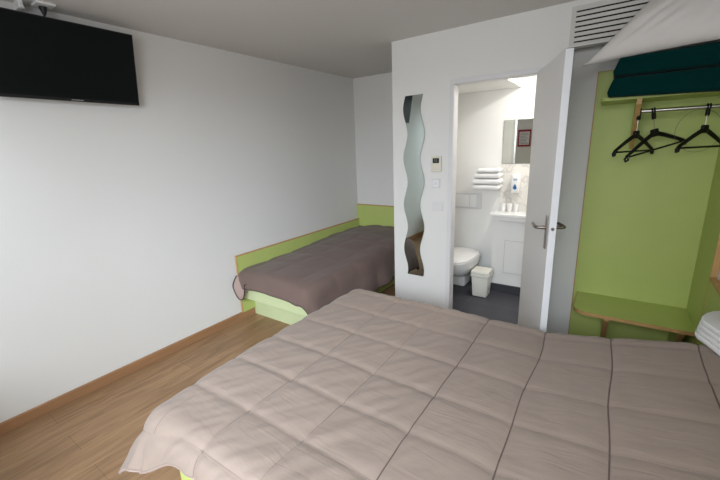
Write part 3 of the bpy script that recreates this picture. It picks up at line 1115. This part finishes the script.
fp = thing('flush_plate', 'white flush plate on the wall above the toilet', 'flush plate', (1.55, BY, 0.98))
b = new(); bx(b, (1.40, BY - 0.016, 0.893), (1.72, BY - 0.0005, 1.075), 0.005); obj('plate', b, M['switch'], fp)
for x0_, x1_ in ((1.415, 1.58), (1.59, 1.665)):
    b = new(); bx(b, (x0_, BY - 0.022, 0.915), (x1_, BY - 0.016, 1.055), 0.004); obj('flush_button', b, M['plastic_white'], fp)

bn = thing('waste_bin', 'small off-white plastic waste bin with lid on the bathroom floor', 'bin', (1.868, 3.82, 0))


def taper(bm, c, z0, w0, z1, w1, bev):
    g = bmesh.ops.create_cube(bm, size=1.0)['verts']
    for v in g:
        w = w0 if v.co.z < 0 else w1
        z = z0 if v.co.z < 0 else z1
        v.co = Vector((c[0] + v.co.x * 2 * w, c[1] + v.co.y * 2 * w, z))
    bmesh.ops.bevel(bm, geom=list({e for v in g for e in v.link_edges}), offset=bev, segments=3, affect='EDGES', profile=0.5)


b = new(); taper(b, (1.868, 3.82), 0.0, 0.076, 0.235, 0.090, 0.014); obj('body', b, M['bin'], bn, True)
b = new(); taper(b, (1.868, 3.82), 0.225, 0.096, 0.262, 0.097, 0.008); obj('rim', b, M['bin'], bn, True)
b = new(); taper(b, (1.868, 3.82), 0.262, 0.098, 0.30, 0.092, 0.010); obj('lid', b, M['bin'], bn, True)

vn = thing('vanity_unit', 'white boxed washbasin unit with thin counter in the bathroom', 'washbasin', (2.3, 4.05, 0))
b = new(); bx(b, (1.915, 4.0, 0.0), (BX1 - 0.001, BY - 0.0005, 0.872)); fp_ = obj('front_panel', b, M['bath_wall'], vn)
b = new(); bx(b, (2.045, 3.9955, 0.235), (2.30, 4.0, 0.605), 0.001); ap = obj('access_panel', b, M['grout'], fp_)
b = new(); bx(b, (2.050, 3.9930, 0.240), (2.295, 3.9955, 0.600), 0.001); obj('access_cover', b, M['bath_wall'], fp_)
b = new(); bx(b, (1.893, 3.915, 0.872), (BX1 - 0.001, BY - 0.0005, 0.902), 0.006); obj('countertop', b, M['ceramic'], vn)
b = new(); bx(b, (1.975, 3.945, 0.825), (2.60, 3.999, 0.871), 0.004); obj('basin_apron', b, M['ceramic'], vn)
b = new()
lathe(b, [(0.02, -0.001), (0.13, 0.001), (0.15, 0.006), (0.16, 0.006), (0.168, 0.0)], (2.42, 4.06, 0.903), 32, 1.15, 0.72); obj('basin', b, M['ceramic'], vn, True)
b = new(); bx(b, (1.915, 3.988, 0.0), (BX1 - 0.001, 3.9995, 0.095)); struct('trim_3', b, M['skirt'], label='dark tile skirting of the vanity')
b = new(); bx(b, (BX0 + 0.012, BY - 0.012, 0.0), (1.914, BY - 0.0005, 0.095)); struct('trim_4', b, M['skirt'], label='dark tile skirting of the back wall')
b = new(); bx(b, (1.915, BY - 0.008, 0.903), (BX1 - 0.001, BY - 0.0005, 1.400))
tag(obj('backsplash', b, M['marble'], origin=(2.3, BY - 0.008, 0.903)), 'veined pale marble backsplash between the counter and bathroom mirror', 'backsplash')
bm_ = thing('bathroom_mirror', 'square bathroom mirror on the wall above the basin', 'mirror', (2.25, BY, 1.38))
b = new(); bx(b, (1.922, BY - 0.010, 1.408), (2.56, BY - 0.0005, 1.857), 0.001); obj('mirror_backing', b, M['mirror_edge'], bm_)
b = new(); bx(b, (1.924, BY - 0.0112, 1.410), (2.558, BY - 0.010, 1.855)); obj('mirror_glass', b, M['bath_mirror'], bm_)
so = thing('soap_dispenser', 'white wall soap dispenser with a blue drop above the counter', 'dispenser', (2.09, BY, 1.19))
b = new(); bx(b, (2.046, 4.105, 1.100), (2.130, BY - 0.008, 1.300), 0.014, 3); obj('case', b, M['plastic_white'], so, True)
b = new()
drop = []
for k in range(28):
    a = 2 * math.pi * k / 28
    r = 0.019
    x = r * math.cos(a); z = r * math.sin(a)
    if z > 0:
        z = z * 2.3; x = x * (1 - (z / (r * 2.3)) ** 1.6) if z < r * 2.3 else 0
    drop.append((2.088 + x, 1.160 + z))
prism(b, drop, 1, 4.1035, 4.1055); obj('blue_drop', b, M['blue'], so)
b = new()
for k in range(4):
    bx(b, (2.070 + 0.010 * k, 4.1035, 1.245), (2.077 + 0.010 * k, 4.1055, 1.258 - 0.004 * (k % 2)))
bx(b, (2.070, 4.1035, 1.236), (2.107, 4.1055, 1.239)); obj('blue_lettering', b, M['blue'], so)

for k, (x, lab) in enumerate(((1.985, 'white cup nearest the towels on the bathroom counter'), (2.050, 'white cup in the middle of the three on the bathroom counter'), (2.115, 'white cup nearest the tap on the bathroom counter'))):
    b = new(); lathe(b, [(0.019, 0), (0.022, 0.002), (0.027, 0.088), (0.0255, 0.088), (0.021, 0.006)], (x, 4.10, 0.9025), 20)
    tag(obj('cup', b, M['ceramic'], smooth=True, origin=(x, 4.10, 0.9025)), lab, 'cup', 'cups on the bathroom counter')
fc = thing('tap', 'chrome basin tap beside the white cups', 'tap', (2.245, 4.13, 0.902))
b = new(); tube(b, [(2.245, 4.13, 0.9025), (2.245, 4.13, 1.01), (2.245, 4.115, 1.03), (2.245, 4.06, 1.02), (2.245, 4.03, 0.995)], [0.022, 0.018, 0.015, 0.012, 0.011], 12); obj('spout', b, M['chrome'], fc, True)
b = new(); tube(b, [(2.245, 4.13, 1.03), (2.245, 4.13, 1.05), (2.245, 4.08, 1.07)], [0.012, 0.010, 0.007], 8); obj('lever', b, M['chrome'], fc, True)

sh = thing('wall_shelf', 'slim white shelf on the bathroom wall under the towels', 'shelf', (1.65, BY, 1.12))
b = new(); bx(b, (1.70, 4.06, 1.128), (1.93, BY - 0.0005, 1.136), 0.002); obj('shelf_board', b, M['plastic_white'], sh)
for k, (z, w0, w1, lab) in enumerate(((1.1365, 1.668, 1.955, 'lowest folded white towel, lying on the bathroom shelf'), (1.193, 1.662, 1.960, 'second white towel up in the bathroom stack'), (1.260, 1.680, 1.952, 'third white towel up in the bathroom stack'), (1.320, 1.708, 1.945, 'topmost thin white towel of the bathroom stack'))):
    b = new()
    hh = (0.056, 0.066, 0.059, 0.048)[k]

    def tp(u, v, z=z, w0=w0, w1=w1, hh=hh, k=k):
        a = 2 * math.pi * v
        ca, sa = math.cos(a), math.sin(a)
        e = 0.55
        sq = min(1.0, math.sqrt(min(1.0, min(u, 1 - u) * 16 + 0.08)))
        x = w0 + (w1 - w0) * u
        y = 4.085 + 0.085 * math.copysign(abs(ca) ** e, ca)
        zz = z + hh / 2 + hh / 2 * math.copysign(abs(sa) ** e, sa) * sq
        return Vector((x, y + 0.004 * noise.noise(Vector((x * 14, k * 3.0, zz * 20))), zz))
    sheet(b, tp, 30, 36)
    bmesh.ops.remove_doubles(b, verts=b.verts, dist=0.0004)
    bmesh.ops.holes_fill(b, edges=[e for e in b.edges if e.is_boundary], sides=0)
    t_ = tag(obj('folded_towel', b, M['towel'], smooth='all', origin=(1.81, 4.08, z)), lab, 'towel', 'towels stacked on the bathroom shelf')

lm = thing('ceiling_lamp', 'round white ceiling lamp of the bathroom', 'lamp', (2.50, 3.72, BZ))
b = new(); lathe(b, [(0.12, -0.022), (0.13, -0.02), (0.13, 0.0)], (2.50, 3.72, BZ - 0.0005), 32); obj('lamp_body', b, M['plastic_white'], lm, True)
b = new(); lathe(b, [(0.02, -0.004), (0.08, -0.003), (0.11, 0.0)], (2.50, 3.72, BZ - 0.0225), 32); obj('lamp_diffuser', b, M['lamp'], lm, True)

nt_ = thing('notice_frame', 'red framed notice on the wall behind the viewer, seen in the bathroom mirror', 'notice', (1.24, YF, 1.70))
b = new(); bx(b, (1.105, YF + 0.0005, 1.525), (1.37, YF + 0.014, 1.885), 0.003); obj('red_frame', b, M['red'], nt_)
b = new(); bx(b, (1.135, YF + 0.014, 1.565), (1.34, YF + 0.016, 1.84)); pp = obj('notice_sheet', b, M['paper'], nt_)
b = new()
for r_ in range(8):
    bx(b, (1.150, YF + 0.016, 1.585 + 0.031 * r_), (1.325 - 0.02 * (r_ % 3), YF + 0.0165, 1.595 + 0.031 * r_))
obj('printed_lines', b, M['print'], pp)
